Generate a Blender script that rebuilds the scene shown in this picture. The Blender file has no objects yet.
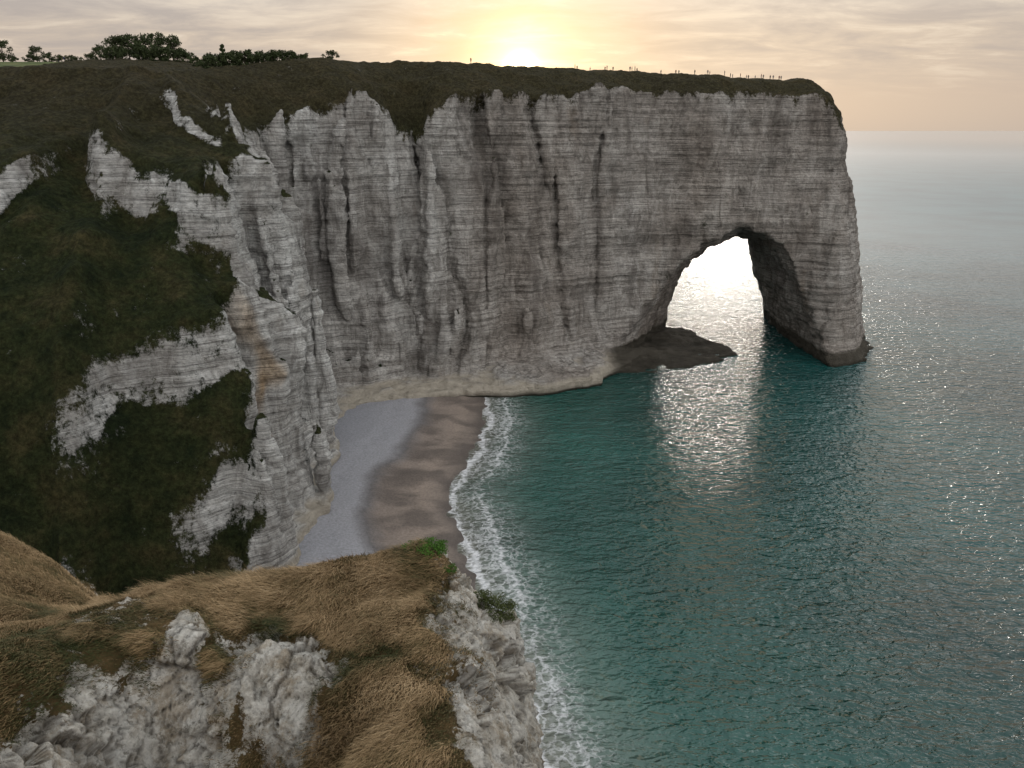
import bpy, math, random, time
import numpy as np
from mathutils import Vector
T0=time.time()
rng=np.random.default_rng(7); random.seed(7)
scene=bpy.context.scene
scene.view_settings.view_transform='Standard'; scene.view_settings.look='None'; scene.view_settings.exposure=0
COL=scene.collection
EYE=75.0

# ------------------------------------------------------------------ helpers
def sstep(a,b,x):
    t=np.clip((x-a)/(b-a),0,1); return t*t*(3-2*t)
def _h(xi,yi,zi,seed):
    h=(xi.astype(np.uint32)*np.uint32(374761393)+yi.astype(np.uint32)*np.uint32(668265263)+zi.astype(np.uint32)*np.uint32(2246822519)+np.uint32((seed*3266489917)&0xffffffff))
    h^=h>>np.uint32(13); h*=np.uint32(1274126177); h^=h>>np.uint32(16)
    return (h&np.uint32(0xffff)).astype(np.float32)/32767.5-1
def vn(x,y,z,seed=0):
    x,y,z=np.broadcast_arrays(np.asarray(x,dtype=np.float32),np.asarray(y,dtype=np.float32),np.asarray(z,dtype=np.float32))
    xf,yf,zf=np.floor(x),np.floor(y),np.floor(z)
    u,v,w=x-xf,y-yf,z-zf
    u=u*u*(3-2*u); v=v*v*(3-2*v); w=w*w*(3-2*w)
    xi,yi,zi=xf.astype(np.int64),yf.astype(np.int64),zf.astype(np.int64)
    r=0
    for a in (0,1):
        for b in (0,1):
            for c in (0,1):
                r=r+_h(xi+a,yi+b,zi+c,seed)*(u if a else 1-u)*(v if b else 1-v)*(w if c else 1-w)
    return r
def fbm(x,y,z,seed=0,o=3,g=.5):
    r=0;a=1;s=0
    for i in range(o):
        k=2.03**i
        r=r+a*vn(x*k+13.7*i,y*k+5.1*i,z*k+9.3*i,seed+i); s+=a; a*=g
    return r/s
def poly_sdf(P,X,Y):
    P=np.array(P,float); d=np.full(X.shape,1e18); ins=np.zeros(X.shape,bool)
    n=len(P)
    for i in range(n):
        ax,ay=P[i]; bx,by=P[(i+1)%n]
        ex,ey=bx-ax,by-ay; wx,wy=X-ax,Y-ay
        t=np.clip((wx*ex+wy*ey)/(ex*ex+ey*ey+1e-12),0,1)
        d=np.minimum(d,(wx-ex*t)**2+(wy-ey*t)**2)
        c=((ay>Y)!=(by>Y))
        with np.errstate(divide='ignore',invalid='ignore'):
            xc=(bx-ax)*(Y-ay)/((by-ay) if by!=ay else 1e-9)+ax
        ins^=c&(X<xc)
    d=np.sqrt(d); return np.where(ins,d,-d)
def build_mesh(name,V,F,smooth=True):
    V=np.asarray(V,np.float32); F=np.asarray(F,np.int32); k=F.shape[1]
    me=bpy.data.meshes.new(name)
    me.vertices.add(len(V)); me.vertices.foreach_set('co',V.ravel())
    me.loops.add(F.size); me.loops.foreach_set('vertex_index',F.ravel())
    me.polygons.add(len(F)); me.polygons.foreach_set('loop_start',np.arange(0,F.size,k,dtype=np.int32))
    try: me.polygons.foreach_set('loop_total',np.full(len(F),k,np.int32))
    except Exception: pass
    me.polygons.foreach_set('use_smooth',np.full(len(F),smooth,bool))
    me.update(calc_edges=True); me.validate()
    return me
def add_attr(me,name,vals):
    a=me.attributes.new(name,'FLOAT','POINT'); a.data.foreach_set('value',np.asarray(vals,np.float32))
def obj(name,me,parent=None,**props):
    o=bpy.data.objects.new(name,me); COL.objects.link(o)
    if parent: o.parent=parent
    for k,v in props.items(): o[k]=v
    return o
def grid_mesh(name,xs,ys,Z):
    X,Y=np.meshgrid(xs,ys,indexing='ij'); nx,ny=X.shape
    V=np.stack([X.ravel(),Y.ravel(),Z.ravel()],1)
    i=np.arange(nx*ny).reshape(nx,ny)
    F=np.stack([i[:-1,:-1].ravel(),i[1:,:-1].ravel(),i[1:,1:].ravel(),i[:-1,1:].ravel()],1)
    return build_mesh(name,V,F)

class NT:
    def __init__(s,name):
        s.m=bpy.data.materials.new(name); s.m.use_nodes=True; s.t=s.m.node_tree; s.n=s.t.nodes
        s.b=s.n['Principled BSDF']; s.pos=s.new('ShaderNodeNewGeometry').outputs['Position']
    def new(s,t): return s.n.new(t)
    def link(s,a,b): s.t.links.new(a,b)
    def put(s,v,i):
        if isinstance(v,bpy.types.NodeSocket): s.link(v,i)
        else:
            if isinstance(v,tuple) and len(v)==3 and i.type=='RGBA': v=(*v,1)
            i.default_value=v
    def math(s,op,a,b=0,c=None,clamp=False):
        n=s.new('ShaderNodeMath'); n.operation=op; n.use_clamp=clamp
        s.put(a,n.inputs[0]); s.put(b,n.inputs[1])
        if c is not None: s.put(c,n.inputs[2])
        return n.outputs[0]
    def vec(s,scale,vec=None):
        n=s.new('ShaderNodeMapping'); n.inputs['Scale'].default_value=scale
        s.link(vec or s.pos,n.inputs['Vector']); return n.outputs[0]
    def noise(s,scale,vec=None,detail=4,rough=.55,dist=0):
        n=s.new('ShaderNodeTexNoise'); n.inputs['Scale'].default_value=scale; n.inputs['Detail'].default_value=detail
        n.inputs['Roughness'].default_value=rough; n.inputs['Distortion'].default_value=dist
        s.link(vec or s.pos,n.inputs['Vector']); return n.outputs['Fac']
    def voro(s,scale,vec=None,feature='F1'):
        n=s.new('ShaderNodeTexVoronoi'); n.feature=feature; n.inputs['Scale'].default_value=scale
        s.link(vec or s.pos,n.inputs['Vector']); return n.outputs['Distance']
    def ramp(s,fac,stops,interp='LINEAR'):
        n=s.new('ShaderNodeValToRGB'); n.color_ramp.interpolation=interp; e=n.color_ramp.elements
        while len(e)<len(stops): e.new(.5)
        for i,(p,c) in enumerate(stops):
            e[i].position=p; e[i].color=(c,c,c,1) if isinstance(c,(int,float)) else (*c,1)
        s.link(fac,n.inputs[0]); return n.outputs[0]
    def mix(s,f,a,b,mode='MIX'):
        n=s.new('ShaderNodeMix'); n.data_type='RGBA'; n.blend_type=mode
        s.put(f,n.inputs[0]); s.put(a,n.inputs[6]); s.put(b,n.inputs[7]); return n.outputs[2]
    def maprange(s,v,a,b,c=0,d=1):
        n=s.new('ShaderNodeMapRange'); n.interpolation_type='SMOOTHSTEP'
        s.put(v,n.inputs[0]); s.put(float(a),n.inputs[1]); s.put(float(b),n.inputs[2]); s.put(float(c),n.inputs[3]); s.put(float(d),n.inputs[4]); return n.outputs[0]
    def attr(s,name):
        n=s.new('ShaderNodeAttribute'); n.attribute_name=name; return n.outputs['Fac']
    def bump(s,h,dist,strength=1,normal=None):
        n=s.new('ShaderNodeBump'); n.inputs['Distance'].default_value=dist; s.put(strength,n.inputs['Strength'])
        s.link(h,n.inputs['Height'])
        if normal: s.link(normal,n.inputs['Normal'])
        return n.outputs[0]
    def z(s):
        n=s.new('ShaderNodeSeparateXYZ'); s.link(s.pos,n.inputs[0]); return n.outputs
    def out(s,color=None,rough=None,normal=None,spec=None):
        if color is not None: s.put(color,s.b.inputs['Base Color'])
        if rough is not None: s.put(rough,s.b.inputs['Roughness'])
        if normal is not None: s.link(normal,s.b.inputs['Normal'])
        if spec is not None: s.put(spec,s.b.inputs['Specular IOR Level'])
        return s.m
def simple_mat(name,c,rough=.9):
    t=NT(name); f=t.noise(3.0,detail=2)
    return t.out(t.mix(f,tuple(v*.7 for v in c),tuple(min(1,v*1.3) for v in c)),rough,spec=.1)

# ------------------------------------------------------------------ materials
def mat_cliff():
    t=NT('chalk_and_turf')
    z=t.z()[2]
    st=t.noise(1.9,t.vec((.03,.03,1.0)),detail=4,rough=.8)
    st2=t.noise(4.2,t.vec((.02,.02,1.0)),detail=2,rough=.6)
    vert=t.noise(.24,t.vec((1,1,.34)),detail=5,rough=.70,dist=1.2)
    blot=t.noise(.06,detail=4,rough=.62)
    fine=t.noise(1.0,t.vec((1,1,1.7)),detail=6,rough=.80)
    stain=t.noise(.085,t.vec((1,1,.30)),detail=6,rough=.68,dist=.8)
    c=t.ramp(vert,[(.32,(.30,.285,.265)),(.45,(.56,.54,.51)),(.57,(.75,.735,.705)),(.75,(.88,.865,.835))])
    c=t.mix(t.maprange(blot,.42,.62,0,.45),c,(.34,.31,.28))
    c=t.mix(.64,c,t.ramp(st,[(.34,.34),(.46,.85),(.58,1.08),(.75,1.2)]),'MULTIPLY')
    c=t.mix(t.maprange(st2,.57,.61,0,.55),c,(.13,.12,.11))
    c=t.mix(.82,c,t.ramp(fine,[(.3,.32),(.47,.95),(.72,1.42)]),'MULTIPLY')
    c=t.mix(t.maprange(stain,.50,.66,0,.42),c,(.135,.12,.11))
    och=t.noise(.11,t.vec((1,1,.3)),detail=3)
    c=t.mix(t.maprange(och,.62,.76,0,.22),c,(.38,.28,.18))
    c=t.mix(t.attr('ochre'),c,t.mix(1.0,c,(.80,.58,.36),'MULTIPLY'))
    c=t.mix(t.attr('wall_tone'),c,t.mix(1.0,c,(.57,.515,.475),'MULTIPLY'))
    zz=t.math('ADD',z,t.math('MULTIPLY',t.math('SUBTRACT',blot,.5),3))
    c=t.mix(t.maprange(zz,4.5,3.2),c,t.mix(t.noise(.5,detail=5,rough=.7),(.24,.20,.15),(.72,.65,.55)))
    c=t.mix(t.maprange(z,1.2,.3),c,(.035,.033,.025))
    c=t.mix(t.attr('tidal'),c,t.mix(t.noise(.5,detail=6,rough=.75),(.018,.017,.013),(.085,.074,.058)))
    g1=t.noise(.12,detail=5,rough=.65); g2=t.noise(1.1,detail=6,rough=.84)
    g=t.ramp(g1,[(.35,(.018,.027,.010)),(.5,(.038,.045,.016)),(.68,(.078,.066,.028))])
    g=t.mix(t.maprange(z,62,84,0,.65),g,(.070,.054,.030))
    g=t.mix(.97,g,t.ramp(g2,[(.3,.18),(.5,.95),(.75,2.4)]),'MULTIPLY')
    n1=t.noise(.20,t.vec((1,1,.8)),detail=8,rough=.84)
    m=t.math('ADD',t.attr('chalk'),t.math('MULTIPLY',t.math('SUBTRACT',n1,.5),3.2))
    m=t.maprange(m,.38,.68)
    col=t.mix(m,g,c)
    hc=t.math('ADD',t.math('MULTIPLY',st,.9),t.math('ADD',t.math('MULTIPLY',fine,.9),t.math('MULTIPLY',vert,1.4)))
    hg=t.math('ADD',t.math('MULTIPLY',g2,1.9),g1)
    return t.out(col,.95,t.bump(t.mix(m,hg,hc),1.5,1.0),.1)
def mat_headland():
    t=NT('headland_chalk_and_soil')
    fine=t.noise(6.0,detail=6,rough=.78); mid=t.noise(1.2,detail=8,rough=.74)
    c=t.ramp(mid,[(.28,(.24,.20,.15)),(.40,(.43,.39,.33)),(.50,(.59,.555,.495)),(.68,(.71,.685,.635))])
    c=t.mix(.88,c,t.ramp(fine,[(.32,.38),(.45,.95),(.7,1.25)]),'MULTIPLY')
    c=t.mix(t.maprange(t.noise(.9,t.vec((1,1,.6)),detail=7,rough=.80),.50,.60,0,.5),c,(.31,.23,.14))
    c=t.mix(t.maprange(t.noise(2.6,detail=6,rough=.80),.56,.62,0,.55),c,(.14,.125,.09))
    c=t.mix(t.attr('cleft'),c,(.07,.054,.038))
    g=t.ramp(t.noise(1.5,detail=5,rough=.7),[(.3,(.045,.036,.015)),(.6,(.12,.080,.036)),(.8,(.18,.118,.055))])
    m=t.math('ADD',t.attr('rock'),t.math('MULTIPLY',t.math('SUBTRACT',t.noise(1.1,detail=8,rough=.80),.5),2.2))
    m=t.maprange(m,.42,.56)
    h=t.math('ADD',t.math('MULTIPLY',mid,.9),t.math('MULTIPLY',fine,.9))
    return t.out(t.mix(m,g,c),.95,t.bump(h,.25,1.0),.1)
def mat_blades():
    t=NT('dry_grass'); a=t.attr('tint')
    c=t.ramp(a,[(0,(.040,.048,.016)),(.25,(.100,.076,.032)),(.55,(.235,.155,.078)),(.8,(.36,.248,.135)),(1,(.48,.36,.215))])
    return t.out(c,.8,spec=.15)
def mat_beach():
    t=NT('shingle_and_sand'); a=t.attr('inland')
    w=t.math('ADD',a,t.math('MULTIPLY',t.math('SUBTRACT',t.noise(.09,detail=4),.5),7))
    s=t.math('DIVIDE',w,40)
    c=t.ramp(s,[(0,(.12,.10,.088)),(.06,(.185,.150,.127)),(.16,(.25,.20,.165)),(.34,(.21,.17,.145)),(.42,(.14,.13,.13)),(.50,(.28,.275,.29)),(.9,(.235,.235,.255))])
    cusp=t.noise(.11,t.vec((.9,1.4,1)),detail=3,rough=.5,dist=.4)
    dk=t.math('MULTIPLY',t.maprange(cusp,.40,.62,0,.72),t.maprange(w,20,12))
    c=t.mix(dk,c,(.085,.070,.062))
    c=t.mix(.75,c,t.ramp(t.noise(2.0,detail=6,rough=.8),[(.3,.5),(.5,1.0),(.72,1.45)]),'MULTIPLY')
    r=t.maprange(w,0,7,.35,.95)
    return t.out(c,r,t.bump(t.noise(3.0,detail=5,rough=.8),.18,1),.3)
def mat_sea():
    t=NT('sea_water'); d=t.attr('shore')
    dd=t.math('ADD',d,t.math('MULTIPLY',t.math('SUBTRACT',t.noise(.06,detail=3),.5),9))
    s=t.math('DIVIDE',dd,250)
    base=t.ramp(s,[(0,(.14,.14,.115)),(.03,(.070,.110,.092)),(.08,(.010,.066,.053)),(.28,(.003,.042,.036)),(.5,(.006,.047,.045)),(.9,(.030,.064,.070))])
    base=t.mix(.8,base,t.ramp(t.noise(.016,detail=4),[(.35,.55),(.62,1.3)]),'MULTIPLY')
    far=t.attr('offing_haze'); chop=t.attr('chop')
    base=t.mix(far,base,(.40,.32,.255))  # distance haze painted into the water's base colour
    d2=t.math('ADD',t.attr('surf'),t.math('MULTIPLY',t.math('SUBTRACT',t.noise(.10,detail=4,rough=.65),.5),8))
    def band(c,w): 
        q=t.math('DIVIDE',t.math('ABSOLUTE',t.math('SUBTRACT',d2,c)),w); return t.math('SUBTRACT',1,q,clamp=True)
    F=t.math('MAXIMUM',band(.8,2.6),t.math('MULTIPLY',band(6.5,2.8),.74))
    F=t.math('MAXIMUM',F,t.math('MULTIPLY',band(5,13),.58))
    brk=t.noise(.055,detail=3)
    F=t.math('MULTIPLY',F,t.maprange(brk,.30,.55,.72,1.08))
    wp=t.new('ShaderNodeVectorMath'); wp.operation='ADD'
    nn=t.new('ShaderNodeTexNoise'); nn.inputs['Scale'].default_value=.5; nn.inputs['Detail'].default_value=4; t.link(t.pos,nn.inputs['Vector'])
    sc=t.new('ShaderNodeVectorMath'); sc.operation='SCALE'; sc.inputs['Scale'].default_value=4.5
    t.link(nn.outputs['Color'],sc.inputs[0]); t.link(t.pos,wp.inputs[0]); t.link(sc.outputs[0],wp.inputs[1])
    lace=t.maprange(t.voro(.50,wp.outputs[0],'DISTANCE_TO_EDGE'),.0,.22,1,0)
    tiny=t.noise(1.3,detail=6,rough=.78)
    L=t.math('ADD',t.math('MULTIPLY',lace,.38),t.math('MULTIPLY',tiny,1.0))
    fo=t.maprange(t.math('ADD',t.math('MULTIPLY',F,1.15),L),1.00,1.95)
    fo=t.math('MULTIPLY',fo,t.maprange(F,.02,.2))
    fo=t.math('MULTIPLY',fo,.87)
    col=t.mix(fo,base,(.64,.64,.655))
    n1=t.noise(.075,t.vec((1,1.8,1)),detail=2,rough=.5,dist=.6)
    n2=t.noise(.27,t.vec((1,1.9,1)),detail=2,rough=.55,dist=.8)
    n3=t.noise(.75,t.vec((1,1.6,1)),detail=2,rough=.5,dist=.4)
    ch=t.math('POWER',chop,1.3)
    b=t.bump(n1,1.3,t.math('MAXIMUM',chop,.15)); b=t.bump(n2,1.25,ch,b); b=t.bump(n3,.50,ch,b)
    t.b.inputs['IOR'].default_value=1.45
    r=t.math('MAXIMUM',t.maprange(t.math('MAXIMUM',fo,far),0,1,.15,.6),t.math('ADD',.15,t.math('MULTIPLY',t.math('SUBTRACT',1,chop),.22)))
    return t.out(col,r,b,.6)
M_cliff=mat_cliff(); M_head=mat_headland(); M_blade=mat_blades(); M_beach=mat_beach(); M_sea=mat_sea()

# ------------------------------------------------------------------ main cliff
COAST=[(-400,60),(-95,88),(-72,92),(-55,101),(-45,109),(-38,120),(-41,133),(-38,145),(-46,153),(-43,164),(-44,172),(-52,180),(-49,191),(-59,203),(-54,212),(-38,218),(-31,229),(-25,223),(-10,231),(8,241),(28,254),(45,261),(80,259),(97,255),(107,248),(116,252),(127,268),(133,288),(134,303),(126,318),(108,326),(80,318),(50,310),(10,308),(-5,340),(-30,420),(-200,900),(-1500,1500),(-1600,60)]
def lean(x,y): return .06+.16*sstep(60,112,x)+.10*sstep(175,130,y)
def plateau(x,y):
    p=92.8+1.7*sstep(-90,-40,x)-3.4*sstep(10,115,x)
    p=p-4.8*sstep(-55,-110,x)*sstep(320,215,y)
    p=p+np.clip(y-215,0,400)*.070*sstep(-60,-140,x)
    return p
BANDS=[(36,10,-72,-42,.30),(59,12,-84,-42,-.36),(67,7,-140,-86,0),(13,11,-57,-40,.5),(74,6,-82,-58,-.4)]
def bandmask(x,i):
    hc,a,x0,x1,tl=BANDS[i]; return sstep(x0,x0+9,x)*sstep(x1+4,x1-2,x), hc+tl*(x+55)
def spur(x,y,steps=True):
    e=y+25*(1-np.exp(-np.clip(-46-x,0,300)/25))
    rib=(1-2*np.abs(vn(x*.085+y*.02,y*.012,0*x,36)))
    e=e+5*fbm(x*.03,y*.03,0*x,31,3)+3.6*rib+2.0*vn(x*.22,y*.04,0*x,37)
    hh=np.interp(e,[60,95,105,113,125,135,150,170,190,207,225,1000],[-8,-5,-1,5,31,46,60,71,80,88,104,900])
    nz=9*fbm(x*.10,y*.04,0*x,33,4)
    o=hh; mod=.65+.7*vn(x*.13,y*.05,0*x,35)
    for i in range(len(BANDS)):
        m,hc=bandmask(x,i); a=BANDS[i][1]; q=o-hc+nz
        hh=hh+a*np.clip(m*(mod+.4),0,1.25)*.5*np.tanh(q/1.3)*np.exp(-(q/7)**2)
    return hh
def top_h(x,y,D):
    e=D-lean(x,y)*82
    hb=11-4.5*sstep(0,45,x)+5.5*sstep(96,114,x)+6*np.exp(-((x+29)/8)**2)
    hb=hb*(1+.5*fbm(x*.07,y*.07,0*x,5,4)+.12*vn(x*.3,y*.3,0*x,6))
    w=20-8*sstep(10,60,x)
    k=np.clip(1-e/w,0,1.6)
    b=plateau(x,y)-hb*k**1.25+.5*fbm(x*.09,y*.09,0*x,8,3)*sstep(0,15,e)
    b=b-12*np.exp(-((x+63)/15)**2-((y-190)/20)**2)
    return np.minimum(b,spur(x,y)+2.4*fbm(x*.08,y*.08,0*x,9,4))
CR=[(-28.5,228,3.4,10,42,86),(-54,209,4.5,9,0,86),(-47,152,3.2,5,8,60),(-10,233,2.4,5,40,92),(-51,182,3.4,7,8,82),(15,246,2.4,3,20,90),(-43,134,2.8,4.5,8,50),(-40,221,2.8,7,10,88),(-18,229,2.2,4.5,20,88),(50,262,2.5,2,50,90),(-56,197,2.8,6,8,84),(-1,237,2.2,3.5,50,92)]
NOTCH=[(-48,176,17,17,50,82),(-45,146,10,8,34,56),(-58,196,9,7,60,84)]
FR=[(24,-8),(34,8),(40,18),(48,28),(60,39),(75,46),(88,43),(94.5,34),(99.5,22),(103,10),(105,0),(106,-8)]
BK=[(61,-8),(62,8),(63,15),(67,24),(75.5,33),(86,37.5),(92,36),(94,31),(97.5,21),(102,11),(105,0),(106,-8)]
h=1.0
xs=np.arange(-160,150,h); ys=np.arange(84,336,h); zs=np.arange(-4,106,h)
X2,Y2=np.meshgrid(xs,ys,indexing='ij')
D2=poly_sdf(COAST,X2,Y2); L2=lean(X2,Y2); T2=top_h(X2,Y2,D2)
Z=zs[None,None,:]
base=(D2[:,:,None]-L2[:,:,None]*Z).astype(np.float32)
for cx,cy,r,dp,z0,z1 in CR:
    g=np.exp(-((X2-cx)**2+(Y2-cy)**2)/r**2)
    base-= (dp*g)[:,:,None]*(sstep(z0-8,z0+6,Z)*sstep(z1+4,z1-4,Z))
for cx,cy,r,dp,z0,z1 in NOTCH:
    g=np.exp(-(((X2-cx)/1.3)**2+(Y2-cy)**2)/r**2)
    base-= (dp*g)[:,:,None]*sstep(z0,z1,Z)
gtop=((T2[:,:,None]-Z)*.75).astype(np.float32)
dens=np.minimum(base,gtop)
near=np.abs(dens)<11
ii=np.nonzero(near); px=xs[ii[0]];py=ys[ii[1]];pz=zs[ii[2]]
wb=sstep(-2.5,2.5,(gtop-base)[ii])
warp=1.5*vn(px*.05,py*.05,pz*.05,3)
col=1-2*np.abs(vn(px*.115+warp*.35,py*.115,pz*.016,11))
col2=1-2*np.abs(vn(px*.25+warp*.3,py*.25,pz*.03,12))
cn1=vn(px*.085+warp*.25,py*.085,pz*.008,18); cn2=vn(px*.19+warp*.2,py*.19,pz*.015,19)
crev=-5.8*np.exp(-(cn1/.11)**2)-2.6*np.exp(-(cn2/.15)**2)
big=fbm(px*.07,py*.07,pz*.05,15,3)
ledge=vn(px*.02,py*.02,pz*.16+.4*warp,16)
amp=(1.45-.45*sstep(-38,-12,px)-.74*sstep(-8,40,px))*(.25+.75*sstep(3,18,pz))
dd=wb*(amp*(2.6*col+1.3*col2+crev)+1.5*big+1.0*ledge+.4)
dens[ii]+= (dd+(1-wb)*.5*fbm(px*.12,py*.12,pz*.12,17,3)).astype(np.float32)
j0=np.searchsorted(ys,238); i0=np.searchsorted(xs,0.0); i1=np.searchsorted(xs,125); k1=np.searchsorted(zs,62)
XX,ZZ=np.meshgrid(xs[i0:i1],zs[:k1],indexing='ij')
for j in range(j0,len(ys)):
    f=min(max((ys[j]-252)/48,0),1); f=f**.9
    P=[((1-f)*a[0]+f*b[0],(1-f)*a[1]+f*b[1]) for a,b in zip(FR,BK)]
    if ys[j]>303: 
        e=(ys[j]-303)*.25; P=[(p[0]+(e if p[0]>84 else -e)*.6,p[1]) for p in P]
    s=poly_sdf(P,XX,ZZ)+1.5*vn(XX*.12,ys[j]*.12,ZZ*.12,21)+.8*vn(XX*.3,ys[j]*.3,ZZ*.3,22)
    dens[i0:i1,j,:k1]=np.minimum(dens[i0:i1,j,:k1],-s)
LG=[(-60,112),(-45,112),(-38,121),(-39,133),(-37,146),(-42,158),(-41,170),(-47,182),(-45,194),(-40,206),(-24,213),(-3,216),(12,219),(27,227),(35,241),(50,262),(0,262),(-70,240)]
LG2=[(30,240),(46,241),(58,247),(70,252),(80,262),(78,270),(72,282),(66,296),(40,300),(28,260)]
PB=[(104,262),(105,250),(112,247),(121,252),(131,270),(137,292),(134,306),(104,310)]
q=2.6*vn(X2*.12,Y2*.12,0*X2,41)+1.6*vn(X2*.35,Y2*.35,0*X2,42)
dl=poly_sdf(LG,X2,Y2)+q*.5; dl2=poly_sdf(LG2,X2,Y2)+q*.8; dl3=poly_sdf(PB,X2,Y2)-.5+q*.5
tl=2.4+.4*vn(X2*.1,Y2*.1,0*X2,43)+np.clip(dl,0,14)*.09+1.3*sstep(-8,-2,X2)*sstep(33,27,X2)+1.2*sstep(205,190,Y2)
tl2=.5+.8*fbm(X2*.18,Y2*.18,0*X2,44,3)+1.5*np.exp(-((X2-60)**2+(Y2-288)**2)/110)+.8*np.exp(-((X2-44)**2+(Y2-262)**2)/80)
tl3=.5+.8*vn(X2*.3,Y2*.3,0*X2,45)+2.0*np.exp(-((X2-134)**2+(Y2-290)**2)/20)
for a,b in ((dl,tl),(dl2,tl2),(dl3,tl3)):
    dens=np.maximum(dens,np.minimum(a[:,:,None],(b[:,:,None]-Z)*.9).astype(np.float32))
print('field',time.time()-T0)

def surface_nets(f):
    ins=f>0
    c=np.zeros(tuple(s-1 for s in f.shape),np.int8)
    offs=[(a,b,d) for a in (0,1) for b in (0,1) for d in (0,1)]
    n0,n1,n2=c.shape
    for a,b,d in offs: c+=ins[a:a+n0,b:b+n1,d:d+n2]
    act=(c>0)&(c<8); idx=np.argwhere(act); ids=np.full(c.shape,-1,np.int32); ids[act]=np.arange(len(idx))
    vals=[f[idx[:,0]+o[0],idx[:,1]+o[1],idx[:,2]+o[2]] for o in offs]
    S=np.zeros((len(idx),3)); N=np.zeros(len(idx))
    for p in range(8):
        for q in range(p+1,8):
            if sum(abs(offs[p][k]-offs[q][k]) for k in range(3))!=1: continue
            va,vb=vals[p],vals[q]; cr=(va>0)!=(vb>0)
            t=np.where(cr,va/np.where(va==vb,1,va-vb),0)
            oa=np.array(offs[p],float); ob=np.array(offs[q],float)
            S+=cr[:,None]*(oa+(ob-oa)*t[:,None]); N+=cr
    V=idx+S/N[:,None]
    Q=[]
    for ax in range(3):
        b1,b2=(ax+1)%3,(ax+2)%3
        sl=[slice(1,-1)]*3; lo=list(sl); hi=list(sl); lo[ax]=slice(0,-1); hi[ax]=slice(1,None)
        A=ins[tuple(lo)]; B=ins[tuple(hi)]; e=np.argwhere(A!=B); inside=A[tuple(e.T)]
        o=np.ones(3,int); o[ax]=0; e=e+o
        def cid(d1,d2):
            g=e.copy(); g[:,b1]+=d1; g[:,b2]+=d2; return ids[g[:,0],g[:,1],g[:,2]]
        quad=np.stack([cid(-1,-1),cid(0,-1),cid(0,0),cid(-1,0)],1)
        quad[~inside]=quad[~inside][:,::-1]; Q.append(quad)
    return V,np.concatenate(Q)
V,Q=surface_nets(dens)
V=V*h+np.array([xs[0],ys[0],zs[0]])
me=build_mesh('cliff_low',V,Q); tmp=obj('tmp',me)
md=tmp.modifiers.new('s','SUBSURF'); md.levels=1; md.render_levels=1
dg=bpy.context.evaluated_depsgraph_get(); dg.update()
me2=bpy.data.meshes.new_from_object(tmp.evaluated_get(dg)); bpy.data.objects.remove(tmp)
n=len(me2.vertices); V=np.empty(n*3,np.float32); me2.vertices.foreach_get('co',V); V=V.reshape(-1,3)
N=np.empty(n*3,np.float32); me2.vertex_normals.foreach_get('vector',N); N=N.reshape(-1,3)
x,y,z=V.T.astype(np.float64)
D=poly_sdf(COAST,x,y); bs=D-lean(x,y)*z
for cx,cy,r,dp,z0,z1 in CR: bs=bs-dp*np.exp(-((x-cx)**2+(y-cy)**2)/r**2)*sstep(z0-8,z0+6,z)*sstep(z1+4,z1-4,z)
for cx,cy,r,dp,z0,z1 in NOTCH: bs=bs-dp*np.exp(-(((x-cx)/1.3)**2+(y-cy)**2)/r**2)*sstep(z0,z1,z)
gt=(top_h(x,y,D)-z)*.75
chalk=sstep(-2.5,3.5,gt-bs)*sstep(.84,.55,N[:,2])
tun=sstep(10,20,x)*sstep(60,40,z)*sstep(240,250,y)*sstep(.9,.6,N[:,2]); chalk=np.maximum(chalk,tun)
sl=sstep(.72,.42,N[:,2]); nz=9*fbm(x*.10,y*.04,0*z,33,4)
for i in range(len(BANDS)):
    m,hc=bandmask(x,i); chalk=np.maximum(chalk,sl*m*sstep(9.5,2,np.abs(z-hc+nz*.7))*sstep(215,200,y)*.80)
chalk=np.maximum(chalk,1.8*sstep(9,6.5,z)*sstep(110,118,y)*sstep(-66,-58,x))
strata=vn(x*.02,y*.02,z*1.15,51)+.6*vn(x*.05,y*.05,z*2.3,52)
rough=fbm(x*.33,y*.33,z*.33,53,3)
col=1-2*np.abs(vn(x*.28,y*.28,z*.035,54))
ck=np.clip(chalk,0,1)
disp=ck*(.38*strata+.80*rough+.5*col)+(1-ck)*(1.0*fbm(x*.26,y*.26,z*.26,55,4,.6))
disp*=sstep(.2,2.5,z)*.7+.3
V2=V+N*disp[:,None].astype(np.float32)
me2.vertices.foreach_set('co',V2.ravel().astype(np.float32)); me2.update()
add_attr(me2,'chalk',chalk)
wall_tone=np.clip(.26+.50*sstep(-38,-5,x)*sstep(205,222,y)+.50*fbm(x*.05,y*.05,z*.03,57,4),0,1)*sstep(178,215,y)
wall_tone=np.maximum(wall_tone,sstep(24,36,x)*sstep(50,36,z)*sstep(262,272,y)*sstep(98,90,x))  # deepest chalk tone over the arch's left wall and roof
add_attr(me2,'wall_tone',wall_tone)
och=sstep(1.3,.2,np.abs(y-134-.05*z+1.8*vn(z*.12,y*0,z*0,58)))*sstep(-54,-50,x)*sstep(6,14,z)*sstep(52,40,z)*(.6+.4*vn(x*.5,y*.5,z*.2,59))
add_attr(me2,'ochre',och)
add_attr(me2,'tidal',sstep(29,36,x)*sstep(4.8,3.4,z)*.92)
me2.polygons.foreach_set('use_smooth',np.ones(len(me2.polygons),bool))
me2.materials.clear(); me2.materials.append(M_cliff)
cliff=obj('cliff',me2,kind='structure',label='pale chalk sea cliff with a tall natural arch and turf slopes')
print('cliff verts',n,time.time()-T0)

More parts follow.
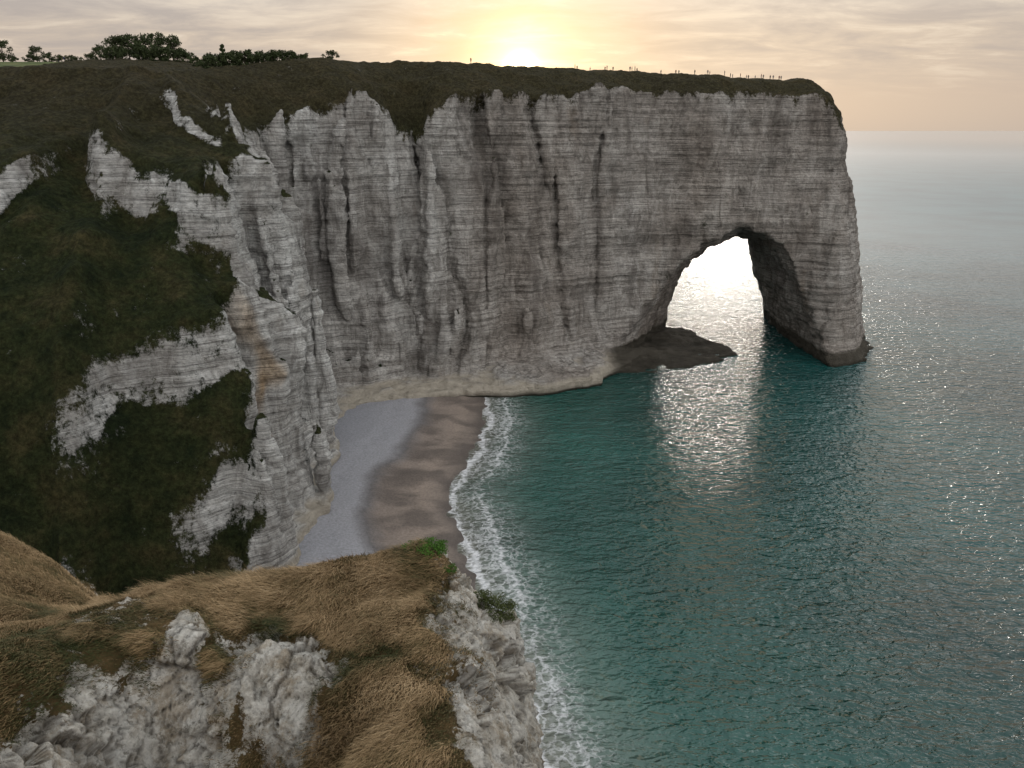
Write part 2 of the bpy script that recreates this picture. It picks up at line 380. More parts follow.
# pasture beyond the detailed cliff block
hx=np.concatenate([np.arange(-1500,-200,50),np.arange(-200,8,4)]); hy=np.concatenate([np.arange(205,460,4),np.arange(460,1500,50)])
HX,HY=np.meshgrid(hx,hy,indexing='ij')
HD=poly_sdf(COAST,HX,HY)
HZ=np.where(HD>0,plateau(HX,HY),-6)-1.2*sstep(342,328,HY)-.2
HZ=np.where(HD>0,HZ-np.clip(1-HD/25,0,1)**2*60,-6)
HZ=np.where((HX>-158)&(HY<330),-6,HZ); HZ=np.where((HX<=-158)&(HY<235),np.minimum(HZ,88-(235-HY)*.3),HZ)
me=grid_mesh('plateau_ground',hx,hy,HZ)
tf=NT('field_grass'); cg=tf.ramp(tf.noise(.08,detail=6,rough=.7),[(.3,(.035,.050,.016)),(.5,(.070,.085,.028)),(.7,(.13,.12,.05))]); tf.out(cg,.95,tf.bump(tf.noise(1.5,detail=4),.3),.1)
me.materials.append(tf.m); field=obj('field',me,kind='structure',label='clifftop pasture behind the cliff edge')

# ------------------------------------------------------------------ shore, beach and sea
SH=[(-12,232),(-8,214),(-7.5,198),(-8.1,182.5),(-10.5,168),(-13.6,153.7),(-12.5,142),(-9.6,132),(-5.8,115),(-1.2,98.9),(2.6,84.2),(4.2,76),(7,55),(12,20)]
BP=SH+[(-120,20),(-120,232)]
bx=np.arange(-78,26,.7); by=np.arange(30,236,.7); BX,BY=np.meshgrid(bx,by,indexing='ij')
BD=poly_sdf(BP,BX,BY)
BZ=np.where(BD>0,.055*BD+.35*sstep(13,17,BD)+.25*sstep(25,28,BD),.09*BD)
BZ=BZ+.30*np.sin(BY*.33+vn(BX*.1,BY*.1,0*BX,61)*2)*sstep(2,8,BD)*sstep(18,13,BD)+.10*vn(BX*.4,BY*.4,0*BX,62)
BZ=np.clip(BZ,-4,2.6)
me=grid_mesh('beach',bx,by,BZ); add_attr(me,'inland',BD.ravel()); me.materials.append(M_beach)
beach=obj('beach',me,kind='structure',label='grey shingle and brown wet sand cove beach')
def spread(a,b,s,far,k=1.35):
    m=list(np.arange(a,b,s)); lo=[];hi=[];d=s;v=a
    while v>-far: d*=k; v-=d; lo.append(v)
    d=s;v=m[-1]
    while v<far: d*=k; v+=d; hi.append(v)
    return np.array(lo[::-1]+m+hi)
sx=spread(-30,70,1.2,60000,1.18); sy=spread(60,240,1.2,60000,1.18)
SX,SY=np.meshgrid(sx,sy,indexing='ij'); SD=-poly_sdf(BP,SX,SY)
SZ=np.zeros(SX.shape)+.18*np.exp(-((SD-6)/2.0)**2)*sstep(30,60,SY)*sstep(240,215,SY)
me=grid_mesh('sea',sx,sy,SZ); add_attr(me,'shore',np.clip(SD,-50,400).ravel())
add_attr(me,'surf',(np.clip(SD,-50,400)*(1+.4*sstep(125,80,SY))).ravel())
R_=np.sqrt(SX**2+SY**2); add_attr(me,'offing_haze',(.95*sstep(math.log(800),math.log(9000),np.log(R_+1))**1.2).ravel())  # mask for the painted sea haze, growing with distance
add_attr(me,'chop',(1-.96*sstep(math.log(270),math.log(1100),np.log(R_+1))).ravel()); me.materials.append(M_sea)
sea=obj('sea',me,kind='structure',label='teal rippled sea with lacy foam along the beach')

# ------------------------------------------------------------------ near headland (levelled from bearings and ranges)
cp,sp=math.cos(math.radians(18.2)),math.sin(math.radians(18.2))
def pt(u,v,Yr):
    a=(384-v)/773; dz=-sp+cp*a; dy=cp+sp*a; t=Yr/dy
    return ((u-512)/773*t,Yr,EYE+dz*t)
C=[(430,545,24,.2),(400,550,24,0),(350,562,24,0),(300,572,23.5,0),(240,582,23,0),(200,585,22.5,0),(160,592,22,.1),(115,606,21,.2),
(60,637,18,.3),(0,668,15.5,.0),(0,645,22,0),(60,628,23,0),(30,590,27,0),(0,542,33,0),(55,562,31,0),(110,598,28,0),(85,610,26,0),(-120,520,30,0),(-150,640,18,0),
(0,725,14.6,.1),(0,768,13.2,.9),(80,700,16.4,.8),(80,768,14.9,1),(110,660,17.6,.3),(150,640,18.4,.5),(190,640,18.6,.9),(170,700,17.6,1),(170,768,16.7,1),(40,745,14.9,.9),(50,690,16,.1),
(215,655,18.6,.4),(250,650,18.8,.9),(290,660,18.4,.9),(320,700,17.4,.7),(315,768,16.2,.5),(265,768,16.4,.6),(235,720,17.0,.3),(260,700,17.5,1),(300,730,16.8,.9),(210,768,16.5,.8),
(230,610,20.5,.0),(290,615,20.5,0),(340,640,19.3,0),(380,600,21.6,0),(380,680,17.3,0),(340,700,17.0,0),(370,768,14.5,0),(420,720,15.8,0),(430,650,18.4,0),(415,600,21.4,0),(430,768,14.3,0),(420,575,22.8,0),
(452,572,23.3,.5),(440,600,21.5,.6),(458,650,18.7,.6),(468,700,16.7,.6),(475,768,14.6,.6),
(485,605,22.6,.9),(508,628,22.9,.8),(500,660,20.6,1),(520,690,20.6,1),(500,720,17.9,1),(532,768,17.8,1),(512,740,18.0,1),(495,768,15.8,1)]
pts=[];rk=[]
for u,v,r,k in C: pts.append(pt(u,v,r)); rk.append(k)
ex=[(-4,27.5,54,1),(-8,27.5,54,.6),(-13,27,54,.6),(-18,27.5,55.5,0),(0,26.5,50,1),(2.0,24,45,1),(2.2,20,45,1),(2.3,16,46,1),(2.0,12,50,1),(6,20,24,1),(12,20,2,1),(6,30,20,1),(12,35,-3,1),(12,10,8,1),(16,25,-4,1),
(-4,34,34,1),(-12,34,38,1),(-19,36,46,0),(-27,37,48,0),(-35,36,50,0),(-50,30,56,0),(-27,45,36,0),(-40,50,32,0),(-14,45,20,1),(0,45,2,1),(-5,60,0,1),(8,60,-4,1),(-20,60,14,0),(-40,70,14,0),(-60,60,24,0),(-60,90,8,0),(-38,90,4,0),(-25,95,1,0),(-10,95,-1,0),(0,95,-4,0),
(-1.5,9,62,.4),(-5,9,61.5,0),(-10,9,60,1),(-16,8,62,1),(-25,8,64,0),(-50,8,68,0),(-10,13,58.6,1),(-6,12.5,59.5,.8)]
for a,b,c,k in ex: pts.append((a,b,c)); rk.append(k)
Pn=np.array(pts); rk=np.array(rk)
def rbf_fit(P,val,c):
    d=np.sqrt(((P[:,None,:2]-P[None,:,:2])**2).sum(-1)+c*c); n=len(P)
    A=np.zeros((n+3,n+3)); A[:n,:n]=-d; A[:n,n]=1;A[:n,n+1:]=P[:,:2]; A[n,:n]=1;A[n+1:,:n]=P[:,:2].T
    return np.linalg.solve(A,np.concatenate([val,[0,0,0]]))
def rbf_eval(P,w,X,Y,c):
    r=w[len(P)]+w[len(P)+1]*X+w[len(P)+2]*Y
    for i in range(len(P)): r=r-w[i]*np.sqrt((X-P[i,0])**2+(Y-P[i,1])**2+c*c)
    return r
wz=rbf_fit(Pn,Pn[:,2],.35); wr=rbf_fit(Pn,rk,.1)
gx=np.concatenate([np.arange(-70,-26,1.0),np.arange(-26,4,.05),np.arange(4,18,.5)]); gy=np.concatenate([np.arange(5,10,.5),np.arange(10,27,.05),np.arange(27,38,.15),np.arange(38,104,1.0)])
GX,GY=np.meshgrid(gx,gy,indexing='ij')
GZ=rbf_eval(Pn,wz,GX,GY,.35); GR=np.clip(rbf_eval(Pn,wr,GX,GY,.1),0,1)
GZ=np.maximum(GZ,-5)
GZ=GZ+.25*fbm(GX*.35,GY*.35,0*GX,71,3)
sxg,syg=np.gradient(GZ,gx,gy); slope=np.sqrt(sxg**2+syg**2)
rock=np.clip(GR+.50*fbm(GX*.5,GY*.5,0*GX,72,5,.6),0,1); rock=np.maximum(rock,sstep(1.4,2.4,slope))
rm=sstep(.35,.6,rock)
me=grid_mesh('headland',gx,gy,GZ); n=len(me.vertices)
N=np.empty(n*3,np.float32); me.vertex_normals.foreach_get('vector',N); N=N.reshape(-1,3).astype(float)
V=np.empty(n*3,np.float32); me.vertices.foreach_get('co',V); V=V.reshape(-1,3).astype(float)
x,y,z=V.T
wx=.15*vn(x*.7,y*.7,z*.7,78)+.05*vn(x*3,y*3,z*3,91); wy=.15*vn(x*.7,y*.7,z*.7,79)+.05*vn(x*3,y*3,z*3,92)
def facet(s,seed):
    X_,Y_,Z_=(x+wx)*s,(y+wy)*s,z*s*1.5
    best=np.full(x.shape,9.0); second=np.full(x.shape,9.0); val=np.zeros(x.shape)
    xi,yi,zi=np.floor(X_).astype(np.int64),np.floor(Y_).astype(np.int64),np.floor(Z_).astype(np.int64)
    for a in (-1,0,1):
        for b in (-1,0,1):
            for c in (-1,0,1):
                A,B,Cc=xi+a,yi+b,zi+c
                jx=A+.5+.45*_h(A,B,Cc,seed);jy=B+.5+.45*_h(A,B,Cc,seed+1);jz=Cc+.5+.45*_h(A,B,Cc,seed+2)
                dx,dy_,dz_=X_-jx,Y_-jy,Z_-jz
                d=np.abs(dx)+np.abs(dy_)+np.abs(dz_)*.9
                pl=_h(A,B,Cc,seed+3)*.5+.9*(dx*_h(A,B,Cc,seed+4)+dy_*_h(A,B,Cc,seed+5)+dz_*_h(A,B,Cc,seed+6))
                m=d<best; second=np.where(m,best,np.minimum(second,d)); val=np.where(m,pl,val); best=np.where(m,d,best)
    return val,sstep(.09,0,second-best)
fa,ea=facet(.6,301); fb,eb=facet(1.6,331); fc,ec=facet(3.8,361)
r3=fbm(x*.5,y*.5,z*.5,75,3); r5=fbm(x*4,y*4,z*4,80,3,.6)
dsp=rm.ravel()*(.46*fa-.10*ea+.18*fb-.06*eb+.075*fc-.03*ec+.08*r3+.02*r5+.03)+(1-rm.ravel())*(.10*fbm(x*1.2,y*1.2,z*0,77,2))
dsp*=np.where((x>-30),1,.3)
V=V+N*dsp[:,None]; me.vertices.foreach_set('co',V.ravel().astype(np.float32)); me.update()
add_attr(me,'rock',rock.ravel()); add_attr(me,'cleft',np.clip(.75*ea+.5*eb+.2*ec,0,.85)*rm.ravel()*sstep(-.4,.4,r5+.2)); me.materials.append(M_head)
headland=obj('headland',me,kind='structure',label='grassy chalk headland with crumbling white crags')
print('headland',time.time()-T0)

# dry grass
nb=560000
V3=V.reshape(len(gx),len(gy),3); N3=N.reshape(len(gx),len(gy),3)
cx=rng.uniform(-25.5,3.2,nb*2); cy=rng.uniform(10.5,37,nb*2)
keepf=rng.random(nb*2)<np.clip((22/np.maximum(cy,11)),0,1)**1.2
cx,cy=cx[keepf],cy[keepf]
ix=np.clip(np.searchsorted(gx,cx)-1,0,len(gx)-2); iy=np.clip(np.searchsorted(gy,cy)-1,0,len(gy)-2)
rr=rock[ix,iy]+.6*fbm(cx*1.2,cy*1.2,0*cx,81,4)
vis=(cx>-.72*cy-1.5)&(slope[ix,iy]<2.6)
ok=(rr<.46+.30*rng.random(len(cx))**3)&vis&(V3[ix,iy,2]>44)
cx,cy,ix,iy,rr=cx[ok],cy[ok],ix[ok],iy[ok],rr[ok]
P0=V3[ix,iy]+np.stack([rng.uniform(-.04,.04,len(cx)),rng.uniform(-.04,.04,len(cx)),np.zeros(len(cx))-.02],1)
nn=len(P0); print('blades',nn)
x,y,z=P0.T
ang=-2.2+1.5*fbm(x*.35,y*.35,0*x,83,3)+.38*rng.normal(size=nn)
ln=(.40+.12*vn(x*.5,y*.5,0*x,84)+.13*vn(x*1.7,y*1.7,0*x,87))*rng.uniform(.5,1.4,nn)*(1-.6*sstep(.2,.5,rr)); ln=np.clip(ln,.06,.85)
tilt=np.clip(1.2+.20*vn(x*.8,y*.8,0*x,85)+.2*rng.normal(size=nn),.1,1.5)
dirv=np.stack([np.cos(ang),np.sin(ang),np.zeros(nn)],1)
nrm=N3[ix,iy]
up=nrm*.5+np.array([0,0,.5]); up/=np.linalg.norm(up,axis=1)[:,None]
side=np.cross(dirv,up); side/=np.linalg.norm(side,axis=1)[:,None]
wd=(.0040+.0042*rng.random(nn))[:,None]*(1+(cy/30)[:,None]*.6)
P1=P0+(up*np.cos(tilt*.5)[:,None]+dirv*np.sin(tilt*.5)[:,None])*(ln*.5)[:,None]
P2=P1+(up*np.cos(tilt*1.15)[:,None]+dirv*np.sin(tilt*1.15)[:,None])*(ln*.5)[:,None]
BV=np.stack([P0-side*wd,P0+side*wd,P1-side*wd*.8,P1+side*wd*.8,P2],1).reshape(-1,3)
b=np.arange(nn)[:,None]*5
F=np.concatenate([b+np.array([[0,1,3]]),b+np.array([[0,3,2]]),b+np.array([[2,3,4]])],0)
me=build_mesh('dry_grass',BV,F,False)
green=sstep(.1,.5,fbm(x*.4,y*.4,0*x,86,4))*.45+sstep(.22,.42,rr)*.35+sstep(-9,-13,x)*sstep(20,17,y)*.3
tint=np.clip(.62+.17*rng.normal(size=nn)+.34*fbm(x*.7,y*.7,0*x,88,3)-green,0,1)
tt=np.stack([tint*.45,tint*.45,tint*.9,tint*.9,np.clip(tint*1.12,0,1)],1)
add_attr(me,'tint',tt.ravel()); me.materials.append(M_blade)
grass=obj('grass',me,kind='stuff',label='long wind-combed dry brown grass covering the headland',category='grass')
print('grass',time.time()-T0)

# ------------------------------------------------------------------ plants
M_bark=simple_mat('bark',(.06,.045,.035)); 
def leafmat(name,c):
    t=NT(name); return t.out(t.mix(t.noise(1.2,detail=3),tuple(v*.5 for v in c),tuple(v*1.6 for v in c)),.8,spec=.1)
M_leaf=leafmat('dark_foliage',(.035,.045,.018)); M_leaf2=leafmat('fresh_foliage',(.045,.10,.015)); M_leaf3=leafmat('scrub_foliage',(.045,.055,.018))
def tube(p,q,r0,r1,k=6):
    p=np.array(p,float);q=np.array(q,float);d=q-p;d/=np.linalg.norm(d);a=np.cross(d,[.3,.9,.1]);a/=np.linalg.norm(a);b=np.cross(d,a)
    th=np.arange(k)*2*math.pi/k; c=np.cos(th)[:,None]*a+np.sin(th)[:,None]*b
    V=np.concatenate([p+c*r0,q+c*r1]); F=[[i,(i+1)%k,k+(i+1)%k,k+i] for i in range(k)]
    return V,np.array(F)
def join(parts):
    Vs=[];Fs=[];o=0
    for V,F in parts: Vs.append(V);Fs.append(F+o);o+=len(V)
    return np.concatenate(Vs),np.concatenate(Fs)
def plant_meshes(H,W,trunk,nclump,nleaf,leaf,seed,cone=False,base=.18):
    r=np.random.default_rng(seed); parts=[tube((0,0,-.6),(W*.02,0,H*.45),trunk,trunk*.6),tube((W*.02,0,H*.45),(0,W*.03,H*.85),trunk*.6,trunk*.15)]
    cl=[]
    for i in range(nclump):
        f=r.random()**.8; zz=H*(base+(1-base)*f)
        prof=(1-f*.85) if cone else math.sin(math.pi*min(max(.12+.80*f,0),1))**.6
        a=r.random()*6.283; rad=W*.5*prof*math.sqrt(r.random())*.95
        c=np.array([math.cos(a)*rad,math.sin(a)*rad,zz]); cl.append(c)
        if i%3==0: 
            s=np.array([0,0,H*(.15+.4*r.random())]); parts.append(tube(s,c,trunk*.3,trunk*.06,4))
    tv,tf_=join(parts)
    C=np.repeat(np.array(cl),nleaf,0); m=len(C); cr=W*(.13 if not cone else .10)
    g=r.normal(size=(m,3)); g/=np.linalg.norm(g,axis=1)[:,None]; g*=(r.random((m,1))**.45)*cr*np.array([1.2,1.2,.8])
    c=C+g; c[:,2]=np.maximum(c[:,2],.05)
    a=r.normal(size=(m,3)); a/=np.linalg.norm(a,axis=1)[:,None]; b=np.cross(a,r.normal(size=(m,3))); b/=np.linalg.norm(b,axis=1)[:,None]
    s=leaf*r.uniform(.6,1.4,(m,1)); 
    V=np.stack([c-a*s,c-b*s*.5,c+a*s,c+b*s*.5],1).reshape(-1,3); F=np.arange(m*4).reshape(-1,4)
    mt=build_mesh('trunk',tv,tf_); mt.materials.append(M_bark); mc=build_mesh('crown',V,F,False)
    return mt,mc
def place_plant(name,meshes,loc,sc,rot,mat,label,cat,group,pn='trunk',cn='crown'):
    e=bpy.data.objects.new(name,None); e.empty_display_size=.5; COL.objects.link(e); e.location=loc; e.scale=sc; e.rotation_euler[2]=rot
    e['label']=label; e['category']=cat; e['group']=group
    a=bpy.data.objects.new(pn,meshes[0]); COL.objects.link(a); a.parent=e
    c=bpy.data.objects.new(cn,meshes[1]); COL.objects.link(c); c.parent=e
    if not meshes[1].materials: meshes[1].materials.append(mat)
    return e
bpy.context.view_layer.update()
def ground(x,y,objs=(cliff,field)):
    best=-1e9
    for o in objs:
        okk,p,nr,i=o.ray_cast(Vector((x,y,300)),Vector((0,0,-1)))
        if okk: best=max(best,p.z)
    return best
def brow(u,y0=200,y1=300):
    # walk inland along a bearing and find the brow of the plateau
    best=None; tu=(u-512)/773/1.077
    for Yr in np.arange(y0,y1,1.5):
        g=ground(tu*Yr,Yr,(cliff,))
        if g<50: continue
        r=(g-EYE)/Yr
        if best is None or r>best[0]: best=(r,tu,Yr,g)
    return best
broad=[plant_meshes(11,11,.35,34,55,.42,s) for s in (1,2,3)]
conif=[plant_meshes(8,5,.22,26,45,.36,s,True,.08) for s in (4,5)]
shrub=[plant_meshes(4.5,6.5,.12,22,45,.32,s,False,.1) for s in (6,7)]
def at(u,Yr): return (u-512)/773*Yr/1.079
TG='trees on the clifftop'
k=0
L=[(90,318,.9,'s'),(102,330,.65,'b'),(117,335,.85,'b'),(131,338,1.0,'b'),(146,335,.95,'b'),(160,330,.9,'b'),(174,325,.75,'b'),(186,318,1.0,'s'),(110,316,1.1,'s'),(124,316,1.2,'s'),(138,316,1.3,'s'),(152,316,1.2,'s'),(166,316,1.2,'s'),(178,316,1.1,'s'),
    (4,430,.95,'b'),(14,430,.8,'s'),(30,420,.95,'s'),(38,422,.7,'b'),(50,420,1.0,'s'),(60,420,.9,'s'),(70,422,.9,'s'),(77,422,.75,'s')]
for i,u in enumerate(range(197,308,6)): L.append((u+random.uniform(-1.5,1.5),0,.90-.0022*(u-198)+random.uniform(-.12,.12),'s'))
for u,s in ((205,.64),(224,.66),(238,.56),(257,.56),(273,.50)): L.append((u,0,s,'c'))
L.append((331,0,.72,'s'))
for u,Yr,s,kind in L:
    if Yr==0:
        bb=brow(u); Yr=bb[2]+random.uniform(2,8) if bb else 240
    X=at(u,Yr); g=ground(X,Yr); g=g if g>50 else 95
    ms={'b':broad,'c':conif,'s':shrub}[kind][k%(3 if kind=='b' else 2)]
    nm={'b':('tree','broad dark deciduous tree on the clifftop meadow','tree',TG),'c':('conifer_tree','small dark ragged conifer on the clifftop skyline','tree',TG),'s':('shrub','low dark rounded shrub on the clifftop','bush','shrubs on the clifftop')}[kind]
    place_plant(nm[0],ms,(X,Yr,g-.2),(s,s,s*random.uniform(.92,1.08)),random.random()*6,M_leaf,nm[1],nm[2],nm[3]); k+=1
def hz(X,Y): return V3[np.clip(np.searchsorted(gx,X),0,len(gx)-1),np.clip(np.searchsorted(gy,Y),0,len(gy)-1)]
small=plant_meshes(.9,1.3,.03,40,90,.032,21,False,.05); small2=plant_meshes(.7,1.2,.03,34,70,.034,22,False,.05)
for u,v,Yr,s,ms,mat,lab in [(498,618,22.6,1.1,small,M_leaf3,'dark green scrub bush clinging to the chalk edge'),(482,600,22.9,.7,small,M_leaf3,'dark green scrub bush clinging to the chalk edge'),(432,556,23.6,.95,small2,M_leaf2,'fresh green leafy bush on the headland tip'),(412,556,23.9,.6,small2,M_leaf2,'fresh green leafy bush on the headland tip'),(447,570,23.2,.55,small2,M_leaf2,'fresh green leafy bush on the headland tip')]:
    X=pt(u,v,Yr)[0]; p=hz(X,Yr); place_plant('bush',ms,(X,Yr,float(p[2])-.15),(s,s,s*.8),random.random()*6,mat,lab,'bush','bushes on the headland','stem','foliage')

# ------------------------------------------------------------------ walkers on the clifftop
def person_mesh(pose,cols):
    st,arm,lean_=pose
    J={'pel':(0,0,.95,.13),'sp':(0,.01+lean_*.1,1.15,.125),'ch':(0,.02+lean_*.2,1.38,.15),'nk':(0,.02+lean_*.25,1.52,.055),'hd':(0,.03+lean_*.28,1.62,.085),'ht':(0,.03+lean_*.3,1.74,.075)}
    for s,sg in (('l',-1),('r',1)):
        J['sh'+s]=(sg*.19,.02+lean_*.2,1.44,.06); J['el'+s]=(sg*(.25+arm*.05),-.02+sg*arm*.12,1.17,.045); J['wr'+s]=(sg*(.24-arm*.04),.06+sg*arm*.22+arm*.1,.95,.033); J['hn'+s]=(sg*(.23-arm*.04),.10+sg*arm*.26+arm*.1,.86,.035)
        J['hp'+s]=(sg*.09,0,.90,.10); J['kn'+s]=(sg*.10,sg*st*.5+.03,.50,.065); J['an'+s]=(sg*.10,sg*st-.02,.09,.042); J['to'+s]=(sg*.11,sg*st+.16,.04,.035)
    E=[('pel','sp'),('sp','ch'),('ch','nk'),('nk','hd'),('hd','ht')]
    for s in 'lr': E+=[('ch','sh'+s),('sh'+s,'el'+s),('el'+s,'wr'+s),('wr'+s,'hn'+s),('pel','hp'+s),('hp'+s,'kn'+s),('kn'+s,'an'+s),('an'+s,'to'+s)]
    ks=list(J); me=bpy.data.meshes.new('p'); me.from_pydata([J[q][:3] for q in ks],[(ks.index(a),ks.index(b)) for a,b in E],[])
    o=bpy.data.objects.new('p',me); COL.objects.link(o); o.modifiers.new('k','SKIN')
    for i,q in enumerate(ks):
        sv=me.skin_vertices[0].data[i]; sv.radius=(J[q][3],J[q][3]); sv.use_root=(q=='pel')
    ss=o.modifiers.new('s','SUBSURF'); ss.levels=1
    dg=bpy.context.evaluated_depsgraph_get(); dg.update(); m=bpy.data.meshes.new_from_object(o.evaluated_get(dg)); bpy.data.objects.remove(o)
    m.materials.clear()
    for c in cols: m.materials.append(c)
    for p in m.polygons:
        p.use_smooth=True; zc=p.center.z; ax=abs(p.center.x)
        p.material_index=0 if zc<.93 and ax<.2 else (2 if zc>1.52 or (ax>.2 and zc<.93) else 1)
        if zc>1.70: p.material_index=3
    return m
skin=simple_mat('skin',(.35,.2,.14)); hair=simple_mat('hair',(.03,.02,.015)); tr=simple_mat('dark_trousers',(.02,.022,.03)); tr2=simple_mat('grey_trousers',(.06,.06,.06))
jk=[simple_mat('black_jacket',(.015,.015,.018)),simple_mat('navy_jacket',(.02,.03,.07)),simple_mat('maroon_jacket',(.12,.02,.02)),simple_mat('grey_coat',(.09,.09,.09))]
PM=[(person_mesh((0,0,0),[tr,jk[0],skin,hair]),'walker in a black jacket standing on the clifftop'),(person_mesh((.25,.8,.2),[tr2,jk[1],skin,hair]),'walker in a navy jacket striding along the clifftop'),(person_mesh((.05,.3,0),[tr,jk[2],skin,hair]),'walker in a maroon jacket pausing on the clifftop'),(person_mesh((.18,.6,.1),[tr,jk[3],skin,hair]),'walker in a grey coat walking along the clifftop')]
us=[60,66,471,575,577,590,605,607,613,630,632,635,637,661,676,679,695,708,710,725,731,733,741,747,749,756,762,764,771,774,780,782]
for i,u in enumerate(us):
    best=brow(u,205,300)
    if best is None: print('no place',u); continue
    m,l=PM[i%4]; o=obj('person',m,label=l,category='person',group='walkers on the clifftop')
    Yr=best[2]+(random.uniform(0,2.5) if i>2 else 0); X=best[1]*Yr
    o.location=(X,Yr,ground(X,Yr,(cliff,))-.05); o.rotation_euler[2]=random.random()*6.28; o.scale=[random.uniform(.88,1.02)]*3
print('people',time.time()-T0)

# ------------------------------------------------------------------ sky, sun, camera
EL=math.radians(3.9); AZ=math.radians(.6)
SD_=(math.sin(AZ)*math.cos(EL),math.cos(AZ)*math.cos(EL),math.sin(EL))
w=bpy.data.worlds.new('World'); scene.world=w; w.use_nodes=True; nt=w.node_tree; nt.nodes.clear(); N_=nt.nodes.new; LK=nt.links.new
tc=N_('ShaderNodeTexCoord'); sep=N_('ShaderNodeSeparateXYZ'); LK(tc.outputs['Generated'],sep.inputs[0])
def M(op,a,b=0,clamp=False):
    n=N_('ShaderNodeMath'); n.operation=op; n.use_clamp=clamp
    for v,i in ((a,0),(b,1)):
        if isinstance(v,(int,float)): n.inputs[i].default_value=v
        else: LK(v,n.inputs[i])
    return n.outputs[0]
def RAMP(f,st):
    n=N_('ShaderNodeValToRGB'); e=n.color_ramp.elements
    while len(e)<len(st): e.new(.5)
    for i,(p,c) in enumerate(st): e[i].position=p; e[i].color=(*c,1) if isinstance(c,tuple) else (c,c,c,1)
    LK(f,n.inputs[0]); return n.outputs[0]
def MX(f,a,b,mode='MIX'):
    n=N_('ShaderNodeMix'); n.data_type='RGBA'; n.blend_type=mode
    for v,i in ((f,0),(a,6),(b,7)):
        if isinstance(v,(int,float)): n.inputs[i].default_value=v
        elif isinstance(v,tuple): n.inputs[i].default_value=(*v,1)
        else: LK(v,n.inputs[i])
    return n.outputs[2]
zc=sep.outputs[2]
grad=RAMP(zc,[(0,(.49,.42,.365)),(.04,(.53,.435,.365)),(.10,(.57,.48,.40)),(.16,(.58,.54,.50)),(.26,(.98,.99,1.0)),(1,(.88,.96,1.0))])
back=M('MULTIPLY',M('SUBTRACT',.1,sep.outputs[1]),1.2,True)
side_=M('ADD',M('MULTIPLY',sep.outputs[0],.75),.95)
sv=N_('ShaderNodeCombineXYZ'); [LK(side_,sv.inputs[i]) for i in range(3)]
grad=MX(back,grad,(1.66,1.65,1.64))
grad=MX(back,grad,MX(1.0,grad,sv.outputs[0],'MULTIPLY'))
dt=N_('ShaderNodeVectorMath'); dt.operation='DOT_PRODUCT'; LK(tc.outputs['Generated'],dt.inputs[0]); dt.inputs[1].default_value=SD_
dot=M('MAXIMUM',dt.outputs['Value'],0)
zz=M('ADD',M('MAXIMUM',zc,0),.13)
cmb=N_('ShaderNodeCombineXYZ'); LK(M('DIVIDE',sep.outputs[0],zz),cmb.inputs[0]); LK(M('DIVIDE',sep.outputs[1],zz),cmb.inputs[1])
mp=N_('ShaderNodeMapping'); mp.inputs['Scale'].default_value=(1.2,1.9,1); mp.inputs['Rotation'].default_value=(0,0,.22); LK(cmb.outputs[0],mp.inputs[0])
cn=N_('ShaderNodeTexNoise'); cn.inputs['Scale'].default_value=1.6; cn.inputs['Detail'].default_value=8; cn.inputs['Roughness'].default_value=.63; cn.inputs['Distortion'].default_value=.4; LK(mp.outputs[0],cn.inputs[0])
cl=RAMP(cn.outputs['Fac'],[(.44,0),(.62,1)])
fade=RAMP(zc,[(.03,0),(.08,1),(.16,1),(.24,.25)])
cm=M('MULTIPLY',cl,fade)
gl1=M('POWER',dot,90); gl2=M('POWER',dot,1300); gl3=M('POWER',dot,14000)
gl0=M('POWER',dot,14)
sky=MX(1.0,grad,MX(gl0,(0,0,0),(.20,.145,.085)),'ADD')
aur=M('MULTIPLY',M('POWER',dot,7),RAMP(zc,[(.165,0),(.24,1),(.42,.6),(.65,0)]))
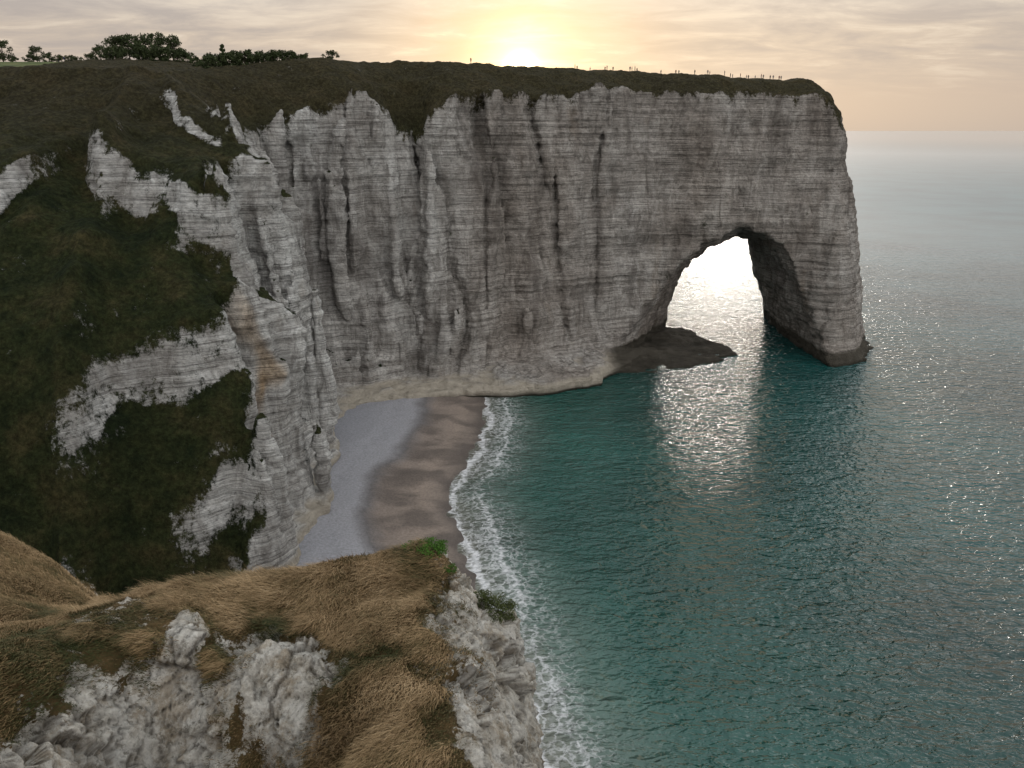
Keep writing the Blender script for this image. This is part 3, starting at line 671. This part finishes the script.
sky=MX(1.0,sky,MX(aur,(0,0,0),(3.1,3.1,3.05)),'ADD')
hi=RAMP(cn.outputs['Fac'],[(.32,1.0),(.45,0)])
sky=MX(M('MULTIPLY',M('MULTIPLY',hi,fade),.65),sky,MX(gl1,(.84,.72,.58),(1.3,1.05,.7)))
sky=MX(M('MULTIPLY',cm,.58),sky,MX(gl1,(.39,.345,.33),(.85,.62,.40)))
sky=MX(1.0,sky,MX(gl1,(0,0,0),(.50,.31,.09)),'ADD')
sky=MX(1.0,sky,MX(gl2,(0,0,0),(2.0,1.25,.42)),'ADD')
sky=MX(1.0,sky,MX(gl3,(0,0,0),(9,7.5,5)),'ADD')
b1=N_('ShaderNodeBackground'); LK(sky,b1.inputs[0]); b1.inputs[1].default_value=1.0
LAZ=math.radians(15); LEL=math.radians(13)
LD=Vector((math.sin(LAZ)*math.cos(LEL),math.cos(LAZ)*math.cos(LEL),math.sin(LEL)))
sk=N_('ShaderNodeTexSky'); sk.sky_type='NISHITA'; sk.sun_disc=False; sk.sun_elevation=LEL; sk.sun_rotation=LAZ; sk.altitude=80; sk.dust_density=1.5
b2=N_('ShaderNodeBackground'); LK(sk.outputs[0],b2.inputs[0]); b2.inputs[1].default_value=.003
ad=N_('ShaderNodeAddShader'); LK(b1.outputs[0],ad.inputs[0]); LK(b2.outputs[0],ad.inputs[1]); ou=N_('ShaderNodeOutputWorld'); LK(ad.outputs[0],ou.inputs[0])
sl=bpy.data.lights.new('sun','SUN'); sl.energy=.50; sl.angle=math.radians(3); sl.color=(1,.92,.82)
so=bpy.data.objects.new('sun',sl); COL.objects.link(so); so.rotation_euler=LD.to_track_quat('Z','Y').to_euler()
cam=bpy.data.cameras.new('camera'); cam.sensor_width=36; cam.lens=36*773/1024; cam.clip_end=150000; cam.clip_start=.5
co=bpy.data.objects.new('camera',cam); COL.objects.link(co); co.location=(0,0,EYE); co.rotation_euler=(math.radians(90-18.2),0,0); scene.camera=co
print('done',time.time()-T0)
